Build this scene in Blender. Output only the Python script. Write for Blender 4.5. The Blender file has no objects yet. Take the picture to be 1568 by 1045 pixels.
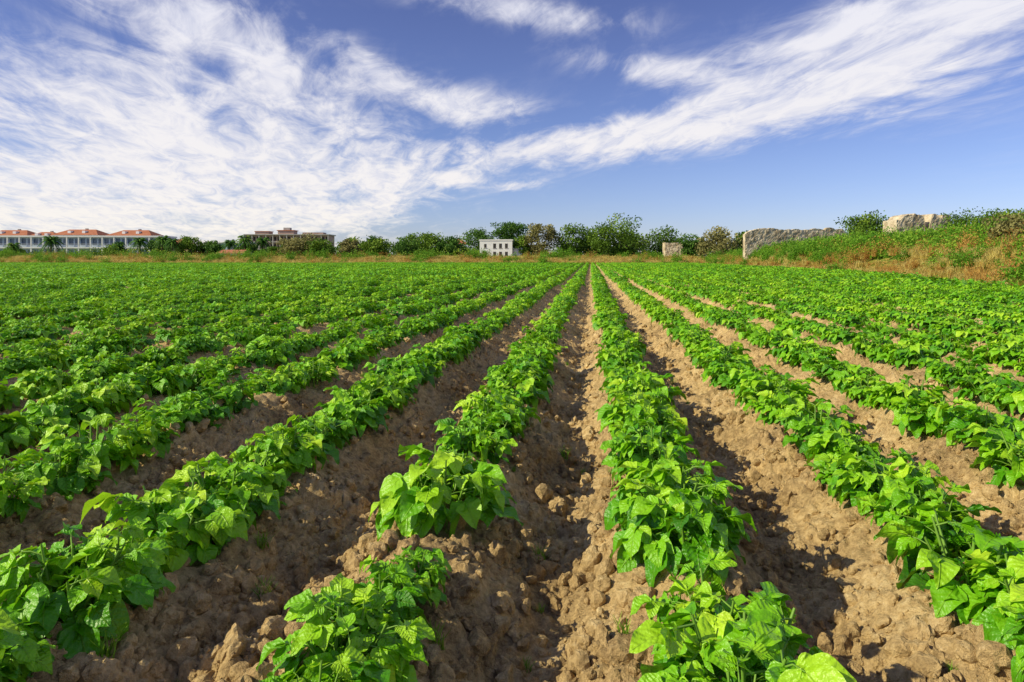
import bpy, math, random
import numpy as np
from mathutils import Vector
random.seed(7); RS=np.random.RandomState(11)
sc=bpy.context.scene
YAW=math.radians(6.6); CY,SY=math.cos(YAW),math.sin(YAW)
def survey(r,f):   # metres right / forward of the camera station -> world
    return (r*CY-f*SY, f*CY+r*SY)
EYE=1.22
# ------------------------------------------------------------ noise
def h2(xi,yi,s):
    h=(xi.astype(np.int64)*374761393+yi.astype(np.int64)*668265263+s*144269504)&0xffffffff
    h=((h^(h>>13))*1274126177)&0xffffffff
    h=((h^(h>>16))*2246822519)&0xffffffff
    return ((h^(h>>15))&0xffffff)/float(0xffffff)
def vn(x,y,s=0):
    xi=np.floor(x);yi=np.floor(y);fx=x-xi;fy=y-yi
    fx=fx*fx*(3-2*fx);fy=fy*fy*(3-2*fy)
    a=h2(xi,yi,s);b=h2(xi+1,yi,s);c=h2(xi,yi+1,s);d=h2(xi+1,yi+1,s)
    return (a*(1-fx)+b*fx)*(1-fy)+(c*(1-fx)+d*fx)*fy
def clod(x,y,cell,s,dens=.7):
    x=x/cell;y=y/cell
    wx=x+.55*(vn(x*2.3,y*2.3,s+11)-.5)+.35*(vn(x*5.3,y*5.3,s+13)-.5);wy=y+.55*(vn(x*2.3,y*2.3,s+12)-.5)+.35*(vn(x*5.3,y*5.3,s+14)-.5);x,y=wx,wy
    xi=np.floor(x);yi=np.floor(y);out=np.zeros_like(x)
    for i in (-1,0,1):
        for j in (-1,0,1):
            cx=xi+i;cy=yi+j
            px=cx+h2(cx,cy,s);py=cy+h2(cx,cy,s+1)
            r=.25+.5*h2(cx,cy,s+2)**2
            on=h2(cx,cy,s+3)<dens
            e=.7+.6*h2(cx,cy,s+4)
            d=((x-px)*e)**2+((y-py)/e)**2
            z=np.minimum(np.sqrt(np.maximum(0,1-d/(r*r))),.82)*r*on
            out=np.maximum(out,z)
    return out*cell
P=0.9; X0=0.31
def xb(Y): return np.interp(Y,[-50,0,26,48,130,400],[11,12.5,15.2,19,19,24])
YE=128.0
def sst(t): t=np.clip(t,0,1); return t*t*(3-2*t)
def zfun(X,Y,fine=True):
    X=np.asarray(X,float);Y=np.asarray(Y,float)
    b=xb(Y)
    inf=sst((b+.3-X)/.6)*sst((YE+.5-Y)/1.0)
    wob=.06*(vn(Y*.55,X*0+np.round((X-X0)/P),5)-.5)
    t=(X-X0-wob)/P
    p=.5+.5*np.cos(2*np.pi*t)
    p=p**.85
    amp=.19*(.85+.3*vn(X*.8,Y*.5,9))
    far=sst((-42-X)/5)
    ridge=amp*p*(1-far)+.12*far
    n=.06*(vn(X*3.1,Y*2.6,1)-.5)+.05*(vn(X*7,Y*7,2)-.5)+.03*(vn(X*15,Y*15,6)-.5)
    z=inf*(ridge+n)
    if fine:
        pat=sst((vn(X*2.1,Y*1.7,88)-.3)*2.5)
        z=z+inf*(.72*clod(X,Y,.15,20,.32)*pat+.8*clod(X,Y,.065,30,.62)*(.3+.7*pat)+.85*clod(X,Y,.032,40,.78)+.016*(vn(X*33,Y*33,3)-.5))
    fy=np.interp(Y,[0,15,30,100,140],[.5,.75,1,1,.12])
    o=X-b
    z=z+fy*(1.35*sst(o/5)+1.25*sst(o/20))+ (1-inf)*(.35*(vn(X*.4,Y*.4,4)-.5)*sst(o/3+sst((Y-YE)/6)))
    z=z+.85*sst((Y-YE-1)/9)*(1-sst(o/5))
    return z,inf
# ------------------------------------------------------------ mesh utils
def mesh_np(name,V,Q,mats,mi=None,uv=None,tone=None,smooth=True):
    V=np.asarray(V,np.float32);Q=np.asarray(Q,np.int32)
    me=bpy.data.meshes.new(name)
    me.vertices.add(len(V));me.vertices.foreach_set('co',V.ravel())
    me.loops.add(Q.size);me.loops.foreach_set('vertex_index',Q.ravel())
    me.polygons.add(len(Q));me.polygons.foreach_set('loop_start',np.arange(0,Q.size,4,dtype=np.int32))
    if mi is not None: me.polygons.foreach_set('material_index',np.asarray(mi,np.int32))
    me.polygons.foreach_set('use_smooth',np.full(len(Q),smooth))
    me.update(calc_edges=True)
    if uv is not None:
        l=me.uv_layers.new(name='UVMap');l.data.foreach_set('uv',np.asarray(uv,np.float32)[Q.ravel()].ravel())
    if tone is not None:
        a=me.attributes.new('tone','FLOAT','POINT');a.data.foreach_set('value',np.asarray(tone,np.float32))
    for m in mats: me.materials.append(m)
    return me
def add(name,me,parent=None):
    o=bpy.data.objects.new(name,me);sc.collection.objects.link(o)
    if parent: o.parent=parent
    return o
class MB:
    def __init__(s): s.V=[];s.Q=[];s.M=[];s.U=[];s.T=[];s.n=0
    def put(s,V,Q,m=0,U=None,T=None):
        V=np.asarray(V,float).reshape(-1,3);Q=np.asarray(Q,int).reshape(-1,4)
        s.V.append(V);s.Q.append(Q+s.n);s.n+=len(V);s.M.append(np.full(len(Q),m) if np.isscalar(m) else m)
        s.U.append(np.zeros((len(V),2)) if U is None else U)
        s.T.append(np.full(len(V),.5) if T is None else T)
    def data(s): return np.concatenate(s.V),np.concatenate(s.Q),np.concatenate(s.M),np.concatenate(s.U),np.concatenate(s.T)
    def mesh(s,name,mats,smooth=True):
        V,Q,M,U,T=s.data();return mesh_np(name,V,Q,mats,M,U,T,smooth)
    def tube(s,pts,rad,k=6,m=0,tone=.5):
        pts=[np.asarray(p,float) for p in pts];V=[];Q=[]
        for i,p in enumerate(pts):
            d=pts[min(i+1,len(pts)-1)]-pts[max(i-1,0)];d/=np.linalg.norm(d)+1e-9
            a=np.cross(d,[.3,.9,.1] if abs(d[1])<.9 else [1,0,0]);a/=np.linalg.norm(a);b=np.cross(d,a)
            for j in range(k):
                t=2*math.pi*j/k;V.append(p+rad[i]*(math.cos(t)*a+math.sin(t)*b))
        for i in range(len(pts)-1):
            for j in range(k):
                Q.append((i*k+j,i*k+(j+1)%k,(i+1)*k+(j+1)%k,(i+1)*k+j))
        s.put(V,Q,m,T=np.full(len(V),tone))
def merge(items,rs):
    mb=MB()
    for (V,Q,M,U,T),x,y,s,dt in items:
        a=rs.rand()*6.28;c,sn=math.cos(a),math.sin(a)
        W=np.stack([(V[:,0]*c-V[:,1]*sn)*s+x,(V[:,0]*sn+V[:,1]*c)*s+y,V[:,2]*s],1)
        mb.put(W,Q,M,U,np.clip(T+dt,0,1))
    return mb
# ------------------------------------------------------------ node utils
class NT:
    def __init__(s,tree): s.t=tree;s.n=tree.nodes;s.l=tree.links
    def new(s,ty,**k):
        n=s.n.new(ty)
        for a,b in k.items(): setattr(n,a,b)
        return n
    def set(s,sock,v):
        if isinstance(v,bpy.types.NodeSocket): s.l.new(v,sock)
        elif v is not None: sock.default_value=v
    def math(s,op,a,b=None,c=None,clamp=False):
        n=s.new('ShaderNodeMath',operation=op,use_clamp=clamp);s.set(n.inputs[0],a)
        if b is not None:s.set(n.inputs[1],b)
        if c is not None:s.set(n.inputs[2],c)
        return n.outputs[0]
    def noise(s,vec,scale,detail=4,rough=.55,dist=0):
        n=s.new('ShaderNodeTexNoise');s.set(n.inputs['Vector'],vec);n.inputs['Scale'].default_value=scale
        n.inputs['Detail'].default_value=detail;n.inputs['Roughness'].default_value=rough;n.inputs['Distortion'].default_value=dist
        return n.outputs[0]
    def ramp(s,f,stops):
        n=s.new('ShaderNodeValToRGB');s.set(n.inputs[0],f);e=n.color_ramp.elements
        while len(e)<len(stops): e.new(.5)
        for i,(p,c) in enumerate(stops):
            e[i].position=p;e[i].color=(c[0],c[1],c[2],1) if hasattr(c,'__len__') else (c,c,c,1)
        return n.outputs[0]
    def mix(s,f,a,b,bt='MIX'):
        n=s.new('ShaderNodeMix',data_type='RGBA',blend_type=bt);s.set(n.inputs[0],f)
        for k,v in ((6,a),(7,b)):
            s.set(n.inputs[k],(v[0],v[1],v[2],1) if not isinstance(v,bpy.types.NodeSocket) else v)
        return n.outputs[2]
    def bump(s,h,st,dist):
        n=s.new('ShaderNodeBump');s.set(n.inputs['Height'],h);n.inputs['Strength'].default_value=st;n.inputs['Distance'].default_value=dist
        return n.outputs[0]
def mat(name):
    m=bpy.data.materials.new(name);m.use_nodes=True;t=NT(m.node_tree)
    b=m.node_tree.nodes['Principled BSDF'];o=m.node_tree.nodes['Material Output']
    return m,t,b,o
def leafmat(name,stops,rough=.5,trans=.3,veins=False,tcol=(.25,.5,.03),spec=.4):
    m,t,b,o=mat(name)
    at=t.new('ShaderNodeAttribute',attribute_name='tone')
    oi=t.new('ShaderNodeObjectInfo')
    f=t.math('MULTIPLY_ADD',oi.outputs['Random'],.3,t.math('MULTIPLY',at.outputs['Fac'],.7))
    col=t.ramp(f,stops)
    if veins:
        tc=t.new('ShaderNodeTexCoord')
        sx=t.new('ShaderNodeSeparateXYZ');t.l.new(tc.outputs['UV'],sx.inputs[0])
        u=sx.outputs[0];v=t.math('ABSOLUTE',t.math('SUBTRACT',sx.outputs[1],.5))
        w=t.math('SINE',t.math('SUBTRACT',t.math('MULTIPLY',u,36.),t.math('MULTIPLY',v,30.)))
        side=t.math('MAXIMUM',t.math('SUBTRACT',w,.86),0.)
        mid=t.math('SUBTRACT',1.,t.math('MULTIPLY',v,34.),clamp=True)
        vv=t.math('ADD',t.math('MULTIPLY',side,3.),mid,clamp=True)
        col=t.mix(t.math('MULTIPLY',vv,.25),col,(.42,.62,.10))
        n=t.noise(tc.outputs['Object'],55,3)
        h=t.math('ADD',t.math('MULTIPLY',w,-.26),t.math('ADD',t.math('MULTIPLY',n,3.4),t.math('MULTIPLY',mid,-.9)))
        t.l.new(t.bump(h,.75,.003),b.inputs['Normal'])
    t.l.new(col,b.inputs['Base Color']);b.inputs['Roughness'].default_value=rough
    b.inputs['Specular IOR Level'].default_value=spec
    tr=t.new('ShaderNodeBsdfTranslucent')
    tm=t.mix(.5,col,tcol);t.l.new(tm,tr.inputs[0])
    mx=t.new('ShaderNodeMixShader');mx.inputs[0].default_value=trans
    t.l.new(b.outputs[0],mx.inputs[1]);t.l.new(tr.outputs[0],mx.inputs[2]);t.l.new(mx.outputs[0],o.inputs[0])
    return m
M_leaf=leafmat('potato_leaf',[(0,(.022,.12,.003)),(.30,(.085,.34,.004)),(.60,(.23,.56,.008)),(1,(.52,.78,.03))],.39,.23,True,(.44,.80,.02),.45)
M_stem=leafmat('potato_stem',[(0,(.14,.30,.03)),(1,(.22,.42,.05))],.5,.1)
def soilmat(name,ground=False,k=1.):
    m,t,b,o=mat(name)
    g=t.new('ShaderNodeNewGeometry');pos=g.outputs['Position']
    n1=t.noise(pos,2.2,4,.6);n2=t.noise(pos,38,5,.7);n3=t.noise(pos,.5,2)
    f=t.math('ADD',t.math('MULTIPLY',n1,.45),t.math('MULTIPLY',n2,.55))
    col=t.ramp(f,[(.32,(.16,.10,.045)),(.42,(.37,.25,.115)),(.53,(.64,.455,.215)),(.66,(.90,.70,.38))])
    col=t.mix(t.math('MULTIPLY',t.ramp(n3,[(.4,0),(.65,1)]),.18),col,(.40,.29,.16))
    if ground:
        at=t.new('ShaderNodeAttribute',attribute_name='field')
        fin=t.noise(pos,1.1,5,.7)
        gr=t.ramp(fin,[(.36,(.06,.14,.015)),(.50,(.16,.24,.03)),(.60,(.40,.30,.07)),(.72,(.50,.38,.15))])
        col=t.mix(at.outputs['Fac'],gr,col)
    t.l.new(col,b.inputs['Base Color']);b.inputs['Roughness'].default_value=.95;b.inputs['Specular IOR Level'].default_value=.1
    n4=t.noise(pos,110,4,.75)
    h=t.math('ADD',t.math('MULTIPLY',n2,1.),t.math('MULTIPLY',n4,.6))
    t.l.new(t.bump(h,1.,.020),b.inputs['Normal'])
    return m
M_ground=soilmat('field_soil',True);M_clod=soilmat('clod_soil')
# ------------------------------------------------------------ ground
def lines(segs):
    out=[]
    for a,b,s in segs: out.append(np.arange(a,b,s))
    return np.unique(np.round(np.concatenate(out),5))
def geo(a,b,r):
    o=[a]
    while o[-1]<b:o.append(o[-1]*r)
    return np.array(o[:-1])
far=geo(60,6000,1.18)
xs=np.concatenate([-far[::-1],lines([(-60,-45,.8),(-45,-9,.12),(-9,-3.0,.045),(-3.0,3.2,.0105),(3.2,8,.04),(8,22,.12),(22,60,.8)]),far])
ys=np.concatenate([-geo(8,3000,1.4)[::-1],np.arange(-7.5,1.2,.12),geo(1.2,12,1.0056),geo(12,45,1.013),geo(45,127,1.025),np.arange(127,131,.5),geo(131,6000,1.05)])
XX,YY=np.meshgrid(xs,ys);Z,INF=zfun(XX.ravel(),YY.ravel())
nx,ny=len(xs),len(ys)
idx=np.arange(nx*ny).reshape(ny,nx)
Q=np.stack([idx[:-1,:-1],idx[:-1,1:],idx[1:,1:],idx[1:,:-1]],-1).reshape(-1,4)
me=mesh_np('ground',np.stack([XX.ravel(),YY.ravel(),Z],1),Q,[M_ground])
a=me.attributes.new('field','FLOAT','POINT');a.data.foreach_set('value',INF.astype(np.float32))
add('ground',me)
# ------------------------------------------------------------ leaflets
def leaf_template(nu,nv):
    u=np.linspace(0,1,nu+1);v=np.linspace(-1,1,nv+1)
    U,Vv=np.meshgrid(u,v,indexing='ij');U=U.ravel();Vv=Vv.ravel()
    idx=np.arange((nu+1)*(nv+1)).reshape(nu+1,nv+1)
    Q=np.stack([idx[:-1,:-1],idx[1:,:-1],idx[1:,1:],idx[:-1,1:]],-1).reshape(-1,4)
    w=np.sin(np.pi*np.clip(U,0.0,1)**.72)**.85*(1-.15*U);w=np.maximum(w,.02)
    return U,Vv,w,Q
def put_leaflets(mb,B,D,N,L,W,tone,droop,fold,nu,nv,m=0,rs=RS):
    U,Vv,w,Q=leaf_template(nu,nv);k=len(U);n=len(B)
    B,D,N=map(lambda a:np.asarray(a,float),(B,D,N));L,W,tone,droop,fold=map(lambda a:np.asarray(a,float)[:,None],(L,W,tone,droop,fold))
    D=D/np.linalg.norm(D,axis=1,keepdims=True)
    N=N-D*np.sum(N*D,1,keepdims=True);N/=np.linalg.norm(N,axis=1,keepdims=True)+1e-9
    S=np.cross(D,N)
    ph=rs.rand(n,1)*6.28
    x=Vv*w*W*.5
    y=L*U*(1-.18*droop*U);z=-L*droop*U*U*.45+fold*np.abs(Vv)*w*W*.5+.09*W*np.sin(U*10+ph+Vv*2)*np.abs(Vv)
    V=B[:,None,:]+x[...,None]*S[:,None,:]+y[...,None]*D[:,None,:]+z[...,None]*N[:,None,:]
    QQ=(Q[None]+(np.arange(n)*k)[:,None,None]).reshape(-1,4)
    UV=np.stack([np.tile(U,n),np.tile(Vv*w*.5+.5,n)],1)
    mb.put(V.reshape(-1,3),QQ,m,UV,np.repeat(tone.ravel(),k))
def potato(seed,ns,R,H,nu,nv,nleaf,lod=0,fat=1.):
    rs=np.random.RandomState(seed);mb=MB();B=[];D=[];N=[];L=[];W=[];T=[];DR=[];F=[]
    for s in range(ns):
        az=2*math.pi*(s+rs.rand()*.7)/ns
        tilt=(.2+.75*rs.rand()) if s>1 else .15*rs.rand()
        ln=H*(.65+.42*rs.rand())*(1-.12*tilt)
        base=np.array([math.cos(az),math.sin(az),0])*R*.18
        out=np.array([math.cos(az),math.sin(az),0.])
        pts=[base+out*(R*.8*math.sin(tilt)*t**.9)+np.array([0,0,ln*(t**.95)*math.cos(tilt*.7)]) for t in np.linspace(0,1,5)]
        if lod<2: mb.tube([pts[0]-[0,0,.04]]+pts[1:],[.006,.006,.005,.004,.003],4,1,.6)
        pts=np.array(pts)
        for k in range(nleaf):
            t=.24+.76*(k+rs.rand()*.5)/nleaf;t=min(t,1)
            p=np.array([np.interp(t,np.linspace(0,1,5),pts[:,c]) for c in range(3)])
            la=az+(k*2.4)+rs.randn()*.4
            if rs.rand()<.5: la=az+rs.randn()*.7
            o=np.array([math.cos(la),math.sin(la),0.])
            ll=R*(.36+.38*rs.rand())*(1.1-.45*t)
            el=.1+.9*t*rs.rand()
            q=[p,p+o*ll*.4+np.array([0,0,ll*.4*math.sin(el)]),p+o*ll*.8+np.array([0,0,ll*(.5*math.sin(el))])]
            if lod<1: mb.tube(q,[.0028,.0025,.002],3,1,.7)
            pit=-.40-.55*rs.rand()+.75*t
            dr=np.array([o[0]*math.cos(pit),o[1]*math.cos(pit),math.sin(pit)])
            nr=np.array([-o[0]*math.sin(pit),-o[1]*math.sin(pit),math.cos(pit)])+rs.randn(3)*.28
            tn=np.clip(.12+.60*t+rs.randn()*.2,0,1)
            sz=(.064+.044*rs.rand())*fat*(1.08-.26*t)
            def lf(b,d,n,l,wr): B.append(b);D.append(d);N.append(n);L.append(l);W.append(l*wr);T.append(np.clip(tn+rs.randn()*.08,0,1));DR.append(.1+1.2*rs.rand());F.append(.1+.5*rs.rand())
            lf(q[2],dr,nr,sz*1.2,.78)
            if lod<2:
                sd=np.cross(dr,nr);sd/=np.linalg.norm(sd)
                for sg in (-1,1):
                    d2=dr*.6+sd*sg*.8;d2[2]-=.1
                    lf(q[1]*.3+q[2]*.7,d2,nr+sd*sg*.15,sz*.9,.76)
                    if lod<1 and rs.rand()<.5:
                        lf(q[1]*.8+q[2]*.2,d2*1.+sd*sg*.2,nr,sz*.58,.76)
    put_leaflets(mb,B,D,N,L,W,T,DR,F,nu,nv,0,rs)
    return mb
LM=[M_leaf,M_stem]
near=[potato(100+i,9+i%3,.195,.22,8,4,5,0,.98+.07*(i%3)).mesh('potato_near_%d'%i,LM) for i in range(8)]
mid=[potato(200+i,8,.19,.22,4,2,4,1,1.12).data() for i in range(5)]
farp=[potato(300+i,6,.19,.22,2,2,4,2,1.75).data() for i in range(5)]
rs=np.random.RandomState(3)
def segment(name,kinds,n,step):
    it=[(kinds[rs.randint(len(kinds))],rs.randn()*.035,(i+.5)*step+rs.randn()*.05,.68+.42*rs.rand(),rs.randn()*.14) for i in range(n) if rs.rand()>.06]
    return merge(it,rs).mesh(name,LM)
segm=[segment('row_mid_%d'%i,mid,5,.27) for i in range(8)]
segf=[segment('row_far_%d'%i,farp,9,.30) for i in range(8)]
# ------------------------------------------------------------ instancing
def instanced(name,pts,rot,scl,idx,meshes):
    col=bpy.data.collections.new(name+'_kinds')
    for i,m in enumerate(meshes):
        col.objects.link(bpy.data.objects.new('%s_kind_%02d'%(name,i),m))
    me=bpy.data.meshes.new(name);n=len(pts)
    me.vertices.add(n);me.vertices.foreach_set('co',np.asarray(pts,np.float32).ravel())
    a=me.attributes.new('rot','FLOAT_VECTOR','POINT');a.data.foreach_set('vector',np.asarray(rot,np.float32).ravel())
    a=me.attributes.new('scl','FLOAT','POINT');a.data.foreach_set('value',np.asarray(scl,np.float32))
    a=me.attributes.new('idx','INT','POINT');a.data.foreach_set('value',np.asarray(idx,np.int32))
    ob=add(name,me)
    g=bpy.data.node_groups.new(name+'_gn','GeometryNodeTree')
    g.interface.new_socket('Geometry',in_out='INPUT',socket_type='NodeSocketGeometry')
    g.interface.new_socket('Geometry',in_out='OUTPUT',socket_type='NodeSocketGeometry')
    N=g.nodes;Lk=g.links
    i=N.new('NodeGroupInput');o=N.new('NodeGroupOutput');ip=N.new('GeometryNodeInstanceOnPoints')
    ci=N.new('GeometryNodeCollectionInfo');ci.inputs['Collection'].default_value=col
    ci.inputs['Separate Children'].default_value=True;ci.inputs['Reset Children'].default_value=True
    ip.inputs['Pick Instance'].default_value=True
    def na(nm,ty):
        x=N.new('GeometryNodeInputNamedAttribute');x.data_type=ty;x.inputs['Name'].default_value=nm;return x.outputs[0]
    Lk.new(i.outputs[0],ip.inputs['Points']);Lk.new(ci.outputs[0],ip.inputs['Instance'])
    Lk.new(na('idx','INT'),ip.inputs['Instance Index']);Lk.new(na('rot','FLOAT_VECTOR'),ip.inputs['Rotation']);Lk.new(na('scl','FLOAT'),ip.inputs['Scale'])
    Lk.new(ip.outputs[0],o.inputs[0])
    md=ob.modifiers.new('scatter','NODES');md.node_group=g
    return ob
# ------------------------------------------------------------ crop
near_rows={0:[(1.38,.9),(1.57,1.18),(1.80,.92),(2.36,1.0),(2.58,1.10),(2.90,.92),(3.2,1.0),(3.52,.85),(3.85,1.)],
 -1:[(1.42,.70),(1.62,.82),(1.82,.76),(2.04,.60),(2.70,1.30),(2.94,.88),(3.42,.85),(3.68,.9),(3.95,.9),(4.2,.95)],
 -2:[(1.30,1.0),(1.5,.82),(1.80,1.0),(2.02,.75),(2.36,1.18),(2.58,1.05),(2.86,1.0),(3.12,.85),(3.4,.9)],
 -3:[(1.9,.85),(2.2,1.0),(2.5,.85),(2.82,.85),(3.07,1.05),(3.37,.85),(3.7,.9)],
 1:[(1.80,.8),(2.05,1.05),(2.30,1.25),(2.64,.82),(2.94,1.0),(3.22,.88),(3.5,.85),(3.8,.95)]}
pp=[];sg=[]
for row in range(-170,22):
    x=X0+row*P
    nl=near_rows.get(row)
    y0=1.0
    if nl:
        for (y,s) in nl:
            px=x+RS.randn()*.02;z,_=zfun([px],[y],False)
            o=add('potato_plant',near[RS.randint(8)]);o.location=(px,y,z[0]-.005);o.rotation_euler=(RS.randn()*.06,RS.randn()*.06,RS.rand()*6.28);o.scale=(s,s,s*(.92+.2*RS.rand()))
        y0=nl[-1][0]+.28
    y=y0
    def ok(x,y): return x>-(y*1.1+3.) and x<xb(y)-.45 and (x<y*.72+3)
    while y<YE-.4:
        d=math.hypot(x,y)
        if d<8.5:
            if ok(x,y) and RS.rand()>.06: pp.append((x+RS.randn()*.035,y,.72+.42*RS.rand()))
            y+=.29*(.8+.4*RS.rand())
        elif d<26:
            if ok(x,y): sg.append((x,y,.92+.18*RS.rand(),RS.randint(0,8)))
            y+=1.38
        else:
            if ok(x,y): sg.append((x,y,.96+.14*RS.rand(),8+RS.randint(0,8)))
            y+=2.75
pp=np.array(pp);sg=np.array(sg)
zz,_=zfun(pp[:,0],pp[:,1],False);zs,_=zfun(np.full(len(sg),0.)+sg[:,0],sg[:,1]+.7,False)
n1,n2=len(pp),len(sg)
pts=np.concatenate([np.stack([pp[:,0],pp[:,1],zz-.005],1),np.stack([sg[:,0],sg[:,1],zs-.005],1)])
rot=np.concatenate([np.stack([RS.randn(n1)*.07,RS.randn(n1)*.07,RS.rand(n1)*6.28],1),np.zeros((n2,3))])
instanced('potato_crop_rows',pts,rot,np.concatenate([pp[:,2],sg[:,2]]),np.concatenate([RS.randint(0,8,n1),8+sg[:,3]]).astype(int),near+segm+segf)
print('instances',len(pts))
# ------------------------------------------------------------ clods
def rock(seed,sub=2):
    import bmesh
    rs=np.random.RandomState(seed);bm=bmesh.new();bmesh.ops.create_icosphere(bm,subdivisions=sub,radius=1)
    off=rs.rand(3)*50;pl=[(Vector(rs.randn(3)).normalized(),.5+.4*rs.rand()) for _ in range(10)]
    for v in bm.verts:
        c=v.co.normalized();r=1.
        for n,d in pl:
            k=c.dot(n)
            if k>1e-3: r=min(r,d/k)
        r*=.8+.45*float(vn(np.array([c.x*3.3+off[0]+c.z]),np.array([c.y*3.3+off[1]-c.z*1.7]),seed)[0])
        v.co=c*r
        v.co.z*=.75
    m=bpy.data.meshes.new('clod_%d'%seed);bm.to_mesh(m);bm.free();m.materials.append(M_clod)
    return m
rocks=[rock(i,3 if i<3 else 2) for i in range(8)]
n=44000
yy=1.15*np.exp(RS.rand(n)*math.log(15/1.15));xx=(RS.rand(n)*2-1)*yy*.95-.02*yy
t=np.abs(((xx-X0)/P)%1-.5)
keep=(RS.rand(n)<(1.2-1.5*t))&(RS.rand(n)<.15+1.3*vn(xx*2.1,yy*1.7,88));xx=xx[keep];yy=yy[keep];n=len(xx)
s=.0045+.042*RS.rand(n)**5.2+.006*RS.rand(n)
zz,_=zfun(xx,yy,True)
instanced('soil_clods',np.stack([xx,yy,zz+s*.2],1),RS.rand(n,3)*6.28,s,RS.randint(0,8,n),rocks)
# ------------------------------------------------------------ grass & weeds
M_dry=leafmat('dry_grass',[(0,(.42,.33,.08)),(.5,(.68,.56,.16)),(1,(.80,.68,.30))],.7,.3,False,(.7,.58,.16),.2)
M_weed=leafmat('green_weed',[(0,(.05,.16,.010)),(.5,(.15,.36,.02)),(1,(.34,.52,.05))],.6,.3,False,(.3,.5,.05),.2)
M_rust=leafmat('rust_weed',[(0,(.40,.20,.04)),(1,(.64,.40,.11))],.7,.3,False,(.6,.3,.08),.2)
def tuft(seed,nb,H,R,w,m):
    rs=np.random.RandomState(seed);mb=MB()
    for i in range(nb):
        a=rs.rand()*6.28;r=R*.4*rs.rand()**.5;ln=H*(.5+.6*rs.rand());le=R*(.3+.8*rs.rand());b=np.array([r*math.cos(rs.rand()*6.28),r*math.sin(rs.rand()*6.28),-.03])
        o=np.array([math.cos(a),math.sin(a),0]);sd=np.array([-o[1],o[0],0])
        V=[];tt=[0,.5,1]
        for t in tt:
            c=b+o*le*t*t+np.array([0,0,ln*t*(1-.15*t)]);ww=w*(1-.8*t)
            V+=[c-sd*ww,c+sd*ww]
        mb.put(V,[(0,1,3,2),(2,3,5,4)],m,T=np.full(6,rs.rand()))
    return mb.data()
def bush(seed,nl,R,H,ls,m):
    rs=np.random.RandomState(seed);mb=MB()
    nc=14;C=rs.randn(nc,3)*[R*.45,R*.45,H*.25]+[0,0,H*.5];ct=rs.rand(nc)
    k=rs.randint(0,nc,nl);Pn=C[k]+rs.randn(nl,3)*[R*.2,R*.2,H*.16];Pn[:,2]=np.abs(Pn[:,2])
    put_leaflets(mb,Pn,rs.randn(nl,3),rs.randn(nl,3)+[0,0,1],ls*(.7+.6*rs.rand(nl)),ls*.55*np.ones(nl),np.clip(ct[k]*.7+.3*rs.rand(nl),0,1),.4*np.ones(nl),.2*np.ones(nl),2,2,m,rs)
    return mb.data()
GM=[M_dry,M_weed,M_rust]
td=[tuft(1,34,.62,.35,.018,0),tuft(2,34,.5,.4,.018,0)];tg=[tuft(3,34,.5,.35,.016,1)];bg=[bush(4,200,.55,.8,.15,1),bush(5,200,.5,.95,.13,1)];tr=[tuft(6,34,.6,.3,.015,2),bush(7,140,.4,.8,.09,2)]
rs=np.random.RandomState(9)
def patch(name,pool,n,ext):
    it=[(pool[rs.randint(len(pool))],(rs.rand()-.5)*ext,(rs.rand()-.5)*ext,.6+.6*rs.rand(),rs.randn()*.2) for _ in range(n)]
    return merge(it,rs).mesh(name,GM)
G=[patch('g0',td*3+tr[:1],13,1.9),patch('g1',td*3+tg,13,1.9),patch('g2',bg*2+tg,9,1.9),patch('g3',bg*2+tg+td,9,1.9),patch('g4',bg+tg+tr,9,1.9),patch('g5',tr*2+td,10,1.9),patch('g6',bg,9,1.5)]
def kinds(x,y,pg):
    n=vn(x*.16,y*.10,50)*.7+vn(x*.6,y*.5,51)*.3+RS.randn(len(x))*.06
    o=np.where(n>pg,RS.choice([0,1,0,1,3,5],len(x)),RS.choice([2,3,4,2,6],len(x)))
    r=vn(x*.3,y*.3,52)>.75
    return np.where(r&(RS.rand(len(x))<.5),RS.choice([5,4],len(x)),o)
n=2600
y=18+RS.rand(n)**1.25*120;o=.5+RS.rand(n)**1.25*27;x=xb(y)+o
z,_=zfun(x,y,False)
k=kinds(x,y,.56)
k=np.where(o<2.0,np.where(RS.rand(n)<.75,RS.choice([0,1,5],n),k),k)
instanced('bank_vegetation',np.stack([x,y,z],1),np.stack([RS.randn(n)*.05,RS.randn(n)*.05,RS.rand(n)*6.28],1),(.6+.6*RS.rand(n))*np.clip(.75+o*.09,.7,1.3),k,G)
n=2400
x=-150+RS.rand(n)*172;y=YE+1.2+RS.rand(n)**1.3*20
z,_=zfun(x,y,False)
k=np.where(RS.rand(n)<.78,RS.choice([0,1],n),kinds(x,y,.4))
instanced('field_edge_grass',np.stack([x,y,z],1),np.stack([RS.randn(n)*.05,RS.randn(n)*.05,RS.rand(n)*6.28],1),(1.1+.9*RS.rand(n)),k,G)
sm=[merge([(tg[0],0,0,.13,.2)],rs).mesh('seedling_0',GM),merge([(tg[0],0,0,.09,.1)],rs).mesh('seedling_1',GM)]
n=110;yy=1.5+RS.rand(n)**1.5*7;xx=(RS.rand(n)*2-1)*yy*.8;zz,_=zfun(xx,yy,True)
instanced('weed_seedlings',np.stack([xx,yy,zz],1),np.stack([0*xx,0*xx,RS.rand(n)*6.28],1),.5+.9*RS.rand(n),RS.randint(0,2,n),sm)
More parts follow.
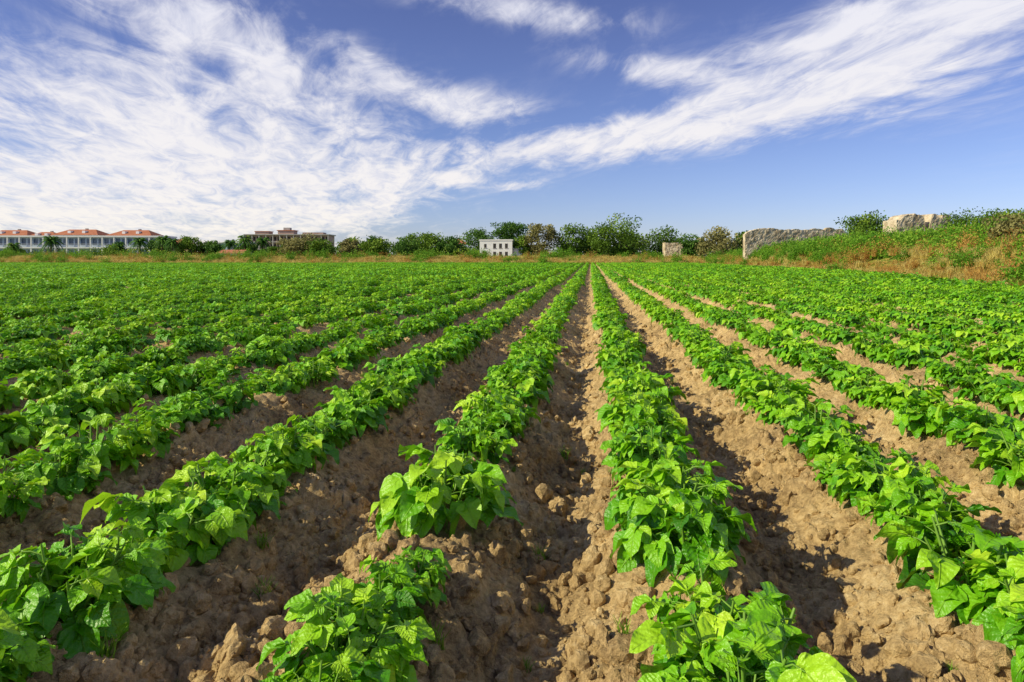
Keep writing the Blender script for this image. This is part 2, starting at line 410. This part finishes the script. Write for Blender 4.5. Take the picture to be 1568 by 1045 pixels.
# ------------------------------------------------------------ trees
M_bark,t,b,o=mat('bark');g=t.new('ShaderNodeNewGeometry')
t.l.new(t.ramp(t.noise(g.outputs['Position'],6,4),[(.35,(.06,.045,.03)),(.7,(.2,.15,.1))]),b.inputs['Base Color']);b.inputs['Roughness'].default_value=.9
M_green=leafmat('tree_foliage_green',[(0,(.035,.09,.010)),(.5,(.13,.24,.02)),(1,(.34,.45,.04))],.6,.2,False,(.2,.35,.04),.2)
M_dark=leafmat('tree_foliage_dark',[(0,(.025,.07,.012)),(.5,(.07,.17,.02)),(1,(.17,.30,.04))],.6,.15,False,(.1,.25,.04),.2)
M_olive=leafmat('tree_foliage_olive',[(0,(.10,.10,.03)),(.5,(.25,.24,.08)),(1,(.46,.42,.16))],.6,.2,False,(.3,.3,.1),.2)
M_palm=leafmat('palm_frond',[(0,(.03,.10,.015)),(.6,(.10,.25,.03)),(1,(.28,.38,.06))],.5,.2,False,(.2,.35,.05),.3)
def tree(r,f,h,w,m,seed,name='tree',nl=3000,sparse=0.,flat=0.,skirt=.15,leaf=.3):
    rs=np.random.RandomState(seed);X,Y=survey(r,f);z0=float(zfun([X],[Y],False)[0][0])
    h=h-z0;mb=MB()
    th=h*(.30+.3*flat);lean=rs.randn(2)*.04*h
    trunk=[np.array([lean[0]*t*t,lean[1]*t*t,th*t-.3*(t==0)]) for t in (0,.33,.66,1)]
    r0=.03*h+.04
    mb.tube(trunk,[r0*1.2,r0,r0*.85,r0*.7],8,1)
    cz=h*(skirt+(1-skirt)*.5);hz=h*(1-skirt)*.5
    if flat: cz=h*.76;hz=h*.24
    nc=int(46+12*rs.rand());C=[];
    while len(C)<nc:
        p=rs.uniform(-1,1,3);q=np.linalg.norm(p)
        if q>1 or (q<.3 and rs.rand()<.5): continue
        lump=.80+.4*vn(np.array([math.atan2(p[1],p[0])*1.3+seed]),np.array([p[2]*1.5+5]),seed)[0]
        C.append([p[0]*w*.46*lump,p[1]*w*.46*lump,cz+p[2]*hz*.95*lump])
    C=np.array(C)
    for c in C[:11]:
        s=trunk[rs.randint(2,4)];mdl=(s+c)/2+rs.randn(3)*.04*h
        mb.tube([s,mdl,c],[r0*.4,r0*.22,r0*.07],5,1)
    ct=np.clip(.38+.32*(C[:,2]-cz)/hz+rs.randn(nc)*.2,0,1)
    k=rs.randint(0,nc,nl);sg=w*(.085-.025*sparse)
    Pn=C[k]+np.clip(rs.randn(nl,3),-1.5,1.5)*[sg,sg,sg*.8*min(1.,2*hz/w*1.1)]
    Pn[:,2]=np.maximum(Pn[:,2],.15)
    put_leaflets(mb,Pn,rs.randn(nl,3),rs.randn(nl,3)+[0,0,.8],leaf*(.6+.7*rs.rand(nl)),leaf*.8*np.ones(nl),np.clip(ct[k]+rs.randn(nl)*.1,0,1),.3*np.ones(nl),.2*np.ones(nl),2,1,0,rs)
    ob=add(name,mb.mesh(name,[m,M_bark]));ob.location=(X,Y,z0);return ob
def palm(r,f,h,R,seed):
    rs=np.random.RandomState(seed);X,Y=survey(r,f);mb=MB()
    th=h-R*.45;ln=rs.randn(2)*.03*h
    tr=[np.array([ln[0]*t,ln[1]*t,th*t-.2*(t==0)]) for t in np.linspace(0,1,7)]
    mb.tube(tr,[.3,.24,.22,.2,.2,.22,.28],8,1)
    top=tr[-1]
    for i in range(40):
        az=i*2.4+rs.rand()*.3;e=1.3-2.1*(i/40)+rs.randn()*.1;o=np.array([math.cos(az),math.sin(az),0.])
        L=R*(.85+.3*rs.rand());pts=[]
        for t in np.linspace(0,1,8):
            pts.append(top+o*L*t*math.cos(e*.8)*(1-.12*t)+np.array([0,0,L*(t*math.sin(e)-.65*t*t)]))
        pts=np.array(pts);B=[];D=[];N=[];W=[];Lf=[]
        for t in np.linspace(.12,1,16):
            p=np.array([np.interp(t,np.linspace(0,1,8),pts[:,c]) for c in range(3)])
            sd=np.cross(o,[0,0,1])
            for s in (-1,1):
                B.append(p);D.append(sd*s*.8+o*.6+np.array([0,0,-.35]));N.append([0,0,1.]);Lf.append(R*.26*(1.1-.6*t));W.append(R*.10)
        n=len(B);put_leaflets(mb,B,D,N,Lf,W,np.full(n,np.clip(.6-.35*(e<0)+rs.randn()*.15,0,1)),.5*np.ones(n),.1*np.ones(n),2,1,0,rs)
        mb.tube(pts,[.03]*8,3,0,.6)
    ob=add('palm_tree',mb.mesh('palm_tree',[M_palm,M_bark]));ob.location=(X,Y,0)
T=[(-47.2,152,6.4,9.5,M_olive,1),(-42.3,150,5.9,7,M_green,2),(-36.6,155,6.0,5.5,M_olive,3),(-30,150,5.2,6.5,M_green,4),(-24,160,6.9,8,M_dark,5),(-19,160,7.3,8,M_green,6),(-13.8,158,6.2,7,M_dark,7),
 (-8,172,9.4,9,M_dark,8),(6.3,150,9.0,8,M_olive,10),(13.6,152,8.6,9.5,M_green,11),(23.2,146,10.4,13.5,M_green,12),(34.2,152,7.6,10,M_green,13),(40.3,132,7.0,9.5,M_olive,14),(28.5,160,6.6,8,M_green,15),(2.2,152,6.2,5,M_green,16),(18.5,158,6.6,7,M_dark,17),
 (-86,182,7.0,6.5,M_green,18),(-79.5,182,6.0,5,M_dark,19),(-83,186,5.5,5,M_dark,20),(-56,165,3.9,6,M_green,21),(-52,172,5.0,6,M_dark,22),(-96,186,6.2,6,M_dark,23),(-130,178,4.0,5,M_green,24),(-107,184,5.2,5,M_green,26),(-62,176,3.8,6,M_dark,31),(-70,180,5.2,6,M_green,32),(-33,166,6.2,7,M_dark,33),(-27,172,6.8,8,M_green,34),(46,134,6.2,7,M_green,36),(37,140,5.8,7,M_dark,37),(-41,175,6.4,8,M_green,38)]
for (r,f,h,w,m,s) in T:
    tree(r,f,h,w,m,s,name='olive_tree' if m is M_olive else 'broadleaf_tree',nl=6500 if s==12 else 3400,sparse=.6 if s in (10,3) else 0,leaf=.46,skirt=.0)
tree(-.6,172,10.3,9.5,M_dark,40,'stone_pine_tree',3400,0,1.,leaf=.45)
tree(55,106,8.5,10,M_green,50,'broadleaf_tree',5600,skirt=.0,leaf=.36)
for i,(r,f,h,w,m) in enumerate([(46.5,64,5.8,6.0,M_green),(43.5,60,5.0,4.5,M_green),(50.5,66,6.5,7.5,M_green),(50.5,70,5.6,5,M_olive),(48.5,72,6.4,6,M_green),(37,50,4.6,4.4,M_olive),(34,45,4.1,4.0,M_green),(31,41,3.5,3.4,M_green),(29,38.5,3.5,3.0,M_olive),(55,88,6.8,7,M_green),(41,52,4.9,5,M_green)]):
    tree(r,f,h,w,m,60+i,'shrub',3500,skirt=.0,leaf=.22)
for r,f,h,R,s in [(-119,176,7.2,3.0,1),(-97,178,6.9,2.6,2),(-93.5,182,7.4,2.6,3),(-88.5,178,6.6,2.4,4),(-69,176,7.3,2.8,5),(-65,178,6.9,2.6,6),(-73,176,6.2,2.4,7),(-105,182,5.8,2.2,8),(-127,174,5.4,2.2,9),(-60,182,6.4,2.4,10),(-45,190,7.2,2.4,11),(-38.5,190,6.4,2.2,12)]:
    palm(r,f,h,R,s)
mb=MB();rs=np.random.RandomState(5)
B=[];tn=[]
for i in range(540):
    r=-150+rs.rand()*205;f=(153 if r>-60 else 172)+rs.rand()*10
    if -9<r<3 and f<155: continue
    X,Y=survey(r,f);hh=(.9+2.0*float(vn(np.array([r*.14]),np.array([3.]),8)[0])**1.5*1.8)*(1. if r>-60 else .7);c0=rs.rand()
    z0=float(zfun([X],[Y],False)[0][0])
    q=rs.randn(46,3)*[1.1,.8,hh*.33]+[X,Y,z0+hh*.5];q[:,2]=np.maximum(q[:,2],z0+.05);B.append(q);tn.append(np.clip(c0+rs.randn(46)*.15,0,1))
B=np.concatenate(B);tn=np.concatenate(tn);n=len(B)
put_leaflets(mb,B,rs.randn(n,3),rs.randn(n,3)+[0,0,.8],.46*np.ones(n),.34*np.ones(n),tn,.3*np.ones(n),.2*np.ones(n),2,1,0,rs)
add('distant_hedgerow',mb.mesh('distant_hedgerow',[M_green]))
# ------------------------------------------------------------ buildings
def plain(name,stops,scale=1.5,rough=.85,bs=.3,bd=.02,spec=.2):
    m,t,b,o=mat(name);tc=t.new('ShaderNodeTexCoord')
    n=t.noise(tc.outputs['Object'],scale,6,.65)
    t.l.new(t.ramp(n,stops),b.inputs['Base Color']);b.inputs['Roughness'].default_value=rough;b.inputs['Specular IOR Level'].default_value=spec
    if bs: t.l.new(t.bump(t.noise(tc.outputs['Object'],scale*6,5,.7),bs,bd),b.inputs['Normal'])
    return m
M_white=plain('white_render',[(.3,(.70,.70,.69)),(.7,(.83,.83,.82))],.8)
M_bluew=plain('pale_blue_render',[(.3,(.38,.47,.58)),(.7,(.5,.58,.68))],.6)
M_glass=plain('window_glass',[(.3,(.06,.09,.15)),(.7,(.14,.20,.28))],.7,.15,0,0,.5)
M_tile=plain('terracotta_tiles',[(.3,(.36,.12,.06)),(.7,(.52,.22,.12))],1.2)
M_yel=plain('ochre_render',[(.3,(.5,.36,.17)),(.7,(.62,.46,.25))],.8)
M_pink=plain('weathered_brick',[(.3,(.34,.23,.18)),(.7,(.52,.38,.31))],.5)
M_conc=plain('concrete',[(.3,(.32,.30,.28)),(.7,(.50,.47,.44))],.5)
M_stone=plain('rubble_stone',[(.25,(.20,.15,.09)),(.40,(.42,.33,.21)),(.54,(.64,.54,.38)),(.75,(.80,.70,.54))],1.3,.95,1.,.10)
M_dim=plain('dark_opening',[(.3,(.03,.028,.025)),(.7,(.07,.065,.06))],1.,.8,0)
M_door=plain('painted_door',[(.3,(.16,.10,.06)),(.7,(.24,.16,.1))],1.,.6,0)
BF=[(0,3,2,1),(4,5,6,7),(0,1,5,4),(1,2,6,5),(2,3,7,6),(3,0,4,7)]
def boxes(parent,name,m,L):
    mb=MB()
    for x0,x1,y0,y1,z0,z1 in L:
        mb.put([(x0,y0,z0),(x1,y0,z0),(x1,y1,z0),(x0,y1,z0),(x0,y0,z1),(x1,y0,z1),(x1,y1,z1),(x0,y1,z1)],BF)
    return add(name,mb.mesh(name,[m],False),parent)
def gable(parent,name,m,L):
    mb=MB()
    for x0,x1,y0,y1,z0,z1,hip in L:
        ym=(y0+y1)/2
        mb.put([(x0,y0,z0),(x1,y0,z0),(x1,y1,z0),(x0,y1,z0),(x0+hip,ym,z1),(x1-hip,ym,z1),(x0+hip,ym+.02,z1),(x1-hip,ym+.02,z1)],
          [(0,1,5,4),(2,3,6,7),(1,2,7,5),(3,0,4,6),(4,5,7,6),(0,3,2,1)])
    return add(name,mb.mesh(name,[m],False),parent)
def building(name,r,f,rotz=0,z=.8,sz=.96):
    e=bpy.data.objects.new(name,None);sc.collection.objects.link(e);X,Y=survey(r,f);e.location=(X,Y,z);e.rotation_euler=(0,0,YAW+rotz);e.scale=(1,1,sz);return e
def windows(x0,x1,n,w,z0,z1,d=.0):
    st=(x1-x0)/n;return [(x0+st*(i+.5)-w/2,x0+st*(i+.5)+w/2,-.03-d,.05,z0,z1) for i in range(n)]
e=building('white_farmhouse',-7.1,150,-.12,sz=.90)
boxes(e,'walls',M_white,[(0,7.2,0,5,-.2,4.7)]);boxes(e,'parapet',M_white,[(-.12,7.32,-.12,5.12,4.703,5.0)])
wf=[(3.0,3.6),(4.3,4.9),(5.6,6.2)]
wn=[(a,b_,-.03,.05,z0,z1) for a,b_ in wf for z0,z1 in ((2.9,4.0),(.9,2.0))]+[(1.0,1.5,-.03,.05,3.0,3.9)]
boxes(e,'windows',M_dim,wn);boxes(e,'door',M_door,[(.6,1.5,-.04,.05,0,2.1)])
boxes(e,'sills',M_conc,[(a-.1,b_+.1,-.10,-.031,z0-.12,z0-.003) for a,b_,_,_,z0,_ in wn])
boxes(e,'annex',M_white,[(7.203,9.3,1,4.5,-.2,2.9)])
e=building('terraced_apartment_building',-165,192,.05)
Lx=65
boxes(e,'walls',M_bluew,[(0,Lx,0,9,-.2,6.6)])
boxes(e,'floor_bands',M_white,[(-.2,Lx+.2,-.9,-.003,3.3,3.75),(-.3,Lx+.3,-.9,9.2,6.603,7.1)])
boxes(e,'pillars',M_white,[(i*3.25-.16,i*3.25+.16,-.85,-.5,0,3.297) for i in range(21)]+[(i*3.25-.16,i*3.25+.16,-.85,-.5,3.753,6.6) for i in range(21)])
boxes(e,'windows',M_glass,windows(0,Lx,40,1.15,4.3,6.2)+windows(0,Lx,40,1.15,.6,2.8))
boxes(e,'balcony_rails',M_white,[(0,Lx,-.88,-.83,4.55,4.62),(0,Lx,-.88,-.83,4.2,4.25)])
for r,w,zt in [(-158,13,8.9),(-146,9,8.3),(-137.5,13.5,9.1),(-121,13.,8.9)]:
    e=building('red_roofed_house',r,204)
    boxes(e,'walls',M_white,[(0,w,0,8,-.2,zt-1.5)]);gable(e,'roof',M_tile,[(-.5,w+.5,-.5,8.5,zt-1.497,zt+.4,3.2)])
    boxes(e,'windows',M_glass,windows(.5,w-.5,5,1.0,zt-2.8,zt-1.85));boxes(e,'dormers',M_white,[(w*.3,w*.3+.9,1.0,2.6,zt-1.0,zt-.1),(w*.62,w*.62+.9,1.0,2.6,zt-1.0,zt-.1)])
    boxes(e,'chimney',M_conc,[(w*.5,w*.5+.6,5.2,5.9,zt-.6,zt+.8)])
e=building('ochre_house',-102,195,.1)
boxes(e,'walls',M_yel,[(0,9,0,7,-.2,4.6)]);gable(e,'roof',M_tile,[(-.5,9.5,-.5,7.5,4.603,6.2,2.5)]);boxes(e,'windows',M_dim,windows(.4,8.6,4,.9,2.9,4.1)+windows(.4,8.6,4,.9,.8,2.1))
e=building('grey_house',-86,200,.0)
boxes(e,'walls',M_bluew,[(0,8,0,7,-.2,5.0)]);boxes(e,'roof',M_white,[(-.3,8.3,-.3,7.3,5.003,5.4)]);boxes(e,'windows',M_glass,windows(.4,7.6,4,.9,3.2,4.5))
e=building('red_roofed_farm_shed',-69,160,.0)
boxes(e,'walls',M_white,[(0,6,0,5,-.2,1.6)]);gable(e,'roof',M_tile,[(-.4,6.4,-.4,5.4,1.603,2.5,.6)]);boxes(e,'windows',M_dim,windows(.4,5.6,4,.7,.5,1.2))
e=building('red_roofed_house',-19,196,.1)
boxes(e,'walls',M_white,[(0,6,0,6,-.2,4.6)]);gable(e,'roof',M_tile,[(-.4,6.4,-.4,6.4,4.603,6.3,2)]);boxes(e,'windows',M_dim,windows(.4,5.6,3,.8,2.9,4.0))
e=building('hotel_block',-117,300,.04,sz=1.03)
boxes(e,'walls',M_pink,[(0,36,0,12,-.2,10.2)])
boxes(e,'slabs',M_conc,[(-.4,36.4,-1.1,-.003,z,z+.35) for z in (4.0,7.1)]+[(-.5,36.6,-1.2,12.4,10.203,10.6)])
boxes(e,'columns',M_conc,[(i*3.0-.2,i*3.0+.2,-1.05,-.6,a,a2) for i in range(13) for a,a2 in ((1.,3.997),(4.353,7.097),(7.453,10.2))])
boxes(e,'windows',M_dim,windows(0,36,24,.85,7.8,9.5)+windows(0,36,24,.85,4.8,6.4)+windows(0,36,24,.85,1.8,3.4))
boxes(e,'roof_structures',M_pink,[(3,9,3,9,10.603,11.8),(13,20,3,9,10.603,12.2),(24,33,3,9,10.603,11.5)])
boxes(e,'roof_canopy',M_tile,[(12.6,20.4,2.6,9.4,12.203,12.5),(2.7,9.3,2.7,9.3,11.803,12.05)])
boxes(e,'lift_tower',M_conc,[(15.2,18.0,4,7,12.503,13.6)])
def rubble(name,r0,f0,r1,f1,zt,zbm,th,seed,dips=()):
    X_0,Y_0=survey(r0,f0);X_1,Y_1=survey(r1,f1);Ln=math.hypot(X_1-X_0,Y_1-Y_0);nx=int(Ln/.14);nz=28
    s=np.linspace(0,1,nx);top=zt+.30*(vn(s*Ln*.45,s*0,seed)-.5)+.28*(vn(s*Ln*1.7,s*0,seed+1)-.5)+.15*(vn(s*Ln*5,s*0,seed+2)-.5)
    for c,w_,d in dips: top-=d*np.exp(-((s-c)/w_)**4)
    ux,uy=(X_1-X_0)/Ln,(Y_1-Y_0)/Ln;nxv=(uy,-ux)
    V=[]
    for j in range(nz+1):
        t=j/nz
        for i in range(nx):
            z=zbm+(top[i]-zbm)*t
            off=.09*vn(np.array([s[i]*Ln*3.1]),np.array([z*3.5]),seed+5)[0]+.07*vn(np.array([s[i]*Ln*8]),np.array([z*8]),seed+6)[0]
            V.append((X_0+ux*s[i]*Ln+nxv[0]*off,Y_0+uy*s[i]*Ln+nxv[1]*off,z))
    F=len(V);V=V+[(x-nxv[0]*th,y-nxv[1]*th,z+ (0.)) for x,y,z in V]
    Q=[]
    for j in range(nz):
        for i in range(nx-1):
            a=j*nx+i;Q.append((a,a+1,a+nx+1,a+nx));Q.append((F+a+1,F+a,F+a+nx,F+a+nx+1))
        a=j*nx;Q.append((F+a,a,a+nx,F+a+nx));a=j*nx+nx-1;Q.append((a,F+a,F+a+nx,a+nx))
    for i in range(nx-1):
        a=nz*nx+i;Q.append((a,a+1,F+a+1,F+a))
    mb=MB();mb.put(V,Q);return add(name,mb.mesh(name,[M_stone],False))
rubble('ruined_stone_wall',32.4,95,48.5,98,5.35,.8,.6,3,[(1.,.06,.9),(0,.05,.5)])
rubble('ruined_stone_building',42.2,75,48.8,76,5.85,1.6,2.2,9,[(.57,.06,1.5),(0,.12,.4),(.8,.04,.3)])
rubble('stone_hut',31.4,140,35,140,4.3,0,2.5,14)
# ------------------------------------------------------------ world
S=Vector((-.90,-.43,0)).normalized();EL=math.radians(33)
S=Vector((S.x*math.cos(EL),S.y*math.cos(EL),math.sin(EL)))
w=bpy.data.worlds.new('World');sc.world=w;w.use_nodes=True;t=NT(w.node_tree)
try: w.cycles.sampling_method='NONE'
except Exception as ex: print('ws',ex)
for n_ in list(t.n): t.n.remove(n_)
out=t.new('ShaderNodeOutputWorld')
sky=t.new('ShaderNodeTexSky');sky.sky_type='NISHITA';sky.sun_disc=False;sky.sun_elevation=EL;sky.sun_rotation=math.atan2(S.x,S.y);sky.air_density=1.;sky.dust_density=.2;sky.ozone_density=2.
tc=t.new('ShaderNodeTexCoord');sx=t.new('ShaderNodeSeparateXYZ');t.l.new(tc.outputs['Generated'],sx.inputs[0])
dx,dy,dz=sx.outputs
D2=57.29578
hz=t.math('SQRT',t.math('ADD',t.math('MULTIPLY',dx,dx),t.math('MULTIPLY',dy,dy)))
az=t.math('ADD',t.math('MULTIPLY',t.math('ARCTAN2',dx,dy),D2),6.6)
el=t.math('MULTIPLY',t.math('ARCTAN2',dz,hz),D2)
zz_=t.math('ADD',t.math('MAXIMUM',dz,0.),.11)
ca,sa=math.cos(math.radians(-20)),math.sin(math.radians(-20))
pu=t.math('DIVIDE',t.math('SUBTRACT',t.math('MULTIPLY',dx,ca),t.math('MULTIPLY',dy,sa)),zz_)
pv=t.math('DIVIDE',t.math('ADD',t.math('MULTIPLY',dx,sa),t.math('MULTIPLY',dy,ca)),zz_)
cv=t.new('ShaderNodeCombineXYZ');t.set(cv.inputs[0],t.math('MULTIPLY',pu,1.5));t.set(cv.inputs[1],t.math('MULTIPLY',pv,.66))
nz1=t.noise(cv.outputs[0],1.7,7,.60,1.1)
nz2=t.noise(cv.outputs[0],5.2,5,.68,.8)
blobs=[(-31,11,10,3.4,-6,1.),(-22,7.2,9,2.3,-4,1.),(-33,5,9,2,0,1.),(-15,11,8,1.4,-16,.78),(-22,15.8,10,1.4,-14,.85),(-12,15.5,5,.9,-28,.6),(0,20,9,1.0,-8,.7),(-5,12.8,8,1.4,-10,.68),
 (4,9.3,9,1.2,6,1.0),(14,10.8,8,1.5,10,1.0),(22,12.6,7,2.2,12,1.05),(31,13.8,8,2.4,8,1.05),(35,17,8,1.9,8,.9),(26,17.2,8,1.3,12,.62),(14,14.6,8,1.1,-12,.6),(-10.5,6.4,5,1.2,4,1.),(-15,3.6,6.5,1.,8,.95),(-4.5,6.5,1.6,.4,0,.75),(.5,6.1,1.9,.35,5,.7),(-34,1.5,18,2.4,0,1.1),(-31,19.8,12,1.6,-10,.75),
 (120,35,60,20,0,.6),(-120,40,50,18,10,.6),(0,50,60,12,0,.5)]
cov=None
for (a_,e_,la,le,ro,wt) in blobs:
    mp=t.new('ShaderNodeMapping',vector_type='TEXTURE');
    if cov is None:
        ae=t.new('ShaderNodeCombineXYZ');t.set(ae.inputs[0],az);t.set(ae.inputs[1],el)
    t.l.new(ae.outputs[0],mp.inputs[0])
    mp.inputs['Location'].default_value=(a_,e_,0);mp.inputs['Rotation'].default_value=(0,0,math.radians(ro));mp.inputs['Scale'].default_value=(la,le,1)
    dp=t.new('ShaderNodeVectorMath',operation='DOT_PRODUCT');t.l.new(mp.outputs[0],dp.inputs[0]);t.l.new(mp.outputs[0],dp.inputs[1])
    g_=t.math('POWER',.45,dp.outputs['Value'])
    cov=t.math('MULTIPLY',g_,wt) if cov is None else t.math('MULTIPLY_ADD',g_,wt,cov)
cov=t.math('MINIMUM',cov,1.25)
k=t.math('ADD',cov,t.math('ADD',t.math('MULTIPLY',t.math('SUBTRACT',nz1,.5),3.1),t.math('MULTIPLY',t.math('SUBTRACT',nz2,.5),1.2)))
gate=t.math('MULTIPLY',cov,2.4,clamp=True)
mr=t.new('ShaderNodeMapRange',interpolation_type='SMOOTHSTEP');t.set(mr.inputs['Value'],k);mr.inputs['From Min'].default_value=-.05;mr.inputs['From Max'].default_value=1.35
dens=t.math('MULTIPLY',t.math('MULTIPLY',mr.outputs[0],gate),.96)
tint=t.ramp(t.math('DIVIDE',el,25.,clamp=True),[(0,(.80,.87,1.30)),(.3,(.82,.84,1.22)),(.75,(.80,.74,1.10)),(1,(.74,.68,1.05))])
skyc=t.mix(1.,sky.outputs[0],tint,'MULTIPLY')
b1=t.new('ShaderNodeBackground');t.l.new(skyc,b1.inputs[0]);b1.inputs[1].default_value=.10
b2=t.new('ShaderNodeBackground')
cc=t.ramp(t.math('DIVIDE',el,20.,clamp=True),[(0,(1.,.94,.84)),(.25,(.96,.92,.90)),(1,(.86,.86,.94))])
cc=t.mix(t.ramp(nz2,[(.36,.42),(.56,0.)]),cc,(.58,.62,.80))
t.l.new(cc,b2.inputs[0]);b2.inputs[1].default_value=1.0
mx=t.new('ShaderNodeMixShader');t.l.new(dens,mx.inputs[0]);t.l.new(b1.outputs[0],mx.inputs[1]);t.l.new(b2.outputs[0],mx.inputs[2]);t.l.new(mx.outputs[0],out.inputs[0])
# ------------------------------------------------------------ sun & camera
ld=bpy.data.lights.new('sun','SUN');ld.energy=5.0;ld.angle=math.radians(.53);ld.color=(1,.90,.62)
lo=add('sun',ld);lo.rotation_euler=S.to_track_quat('Z','Y').to_euler();lo.location=(-30,-12,30)
cd=bpy.data.cameras.new('camera');cd.lens=24;cd.sensor_width=36;cd.shift_y=-.081;cd.clip_end=9000;cd.clip_start=.05
co=add('camera',cd);co.location=(0,0,EYE);co.rotation_euler=(math.radians(90),0,YAW);sc.camera=co
sc.view_settings.view_transform='Standard';sc.view_settings.look='None';sc.view_settings.exposure=0
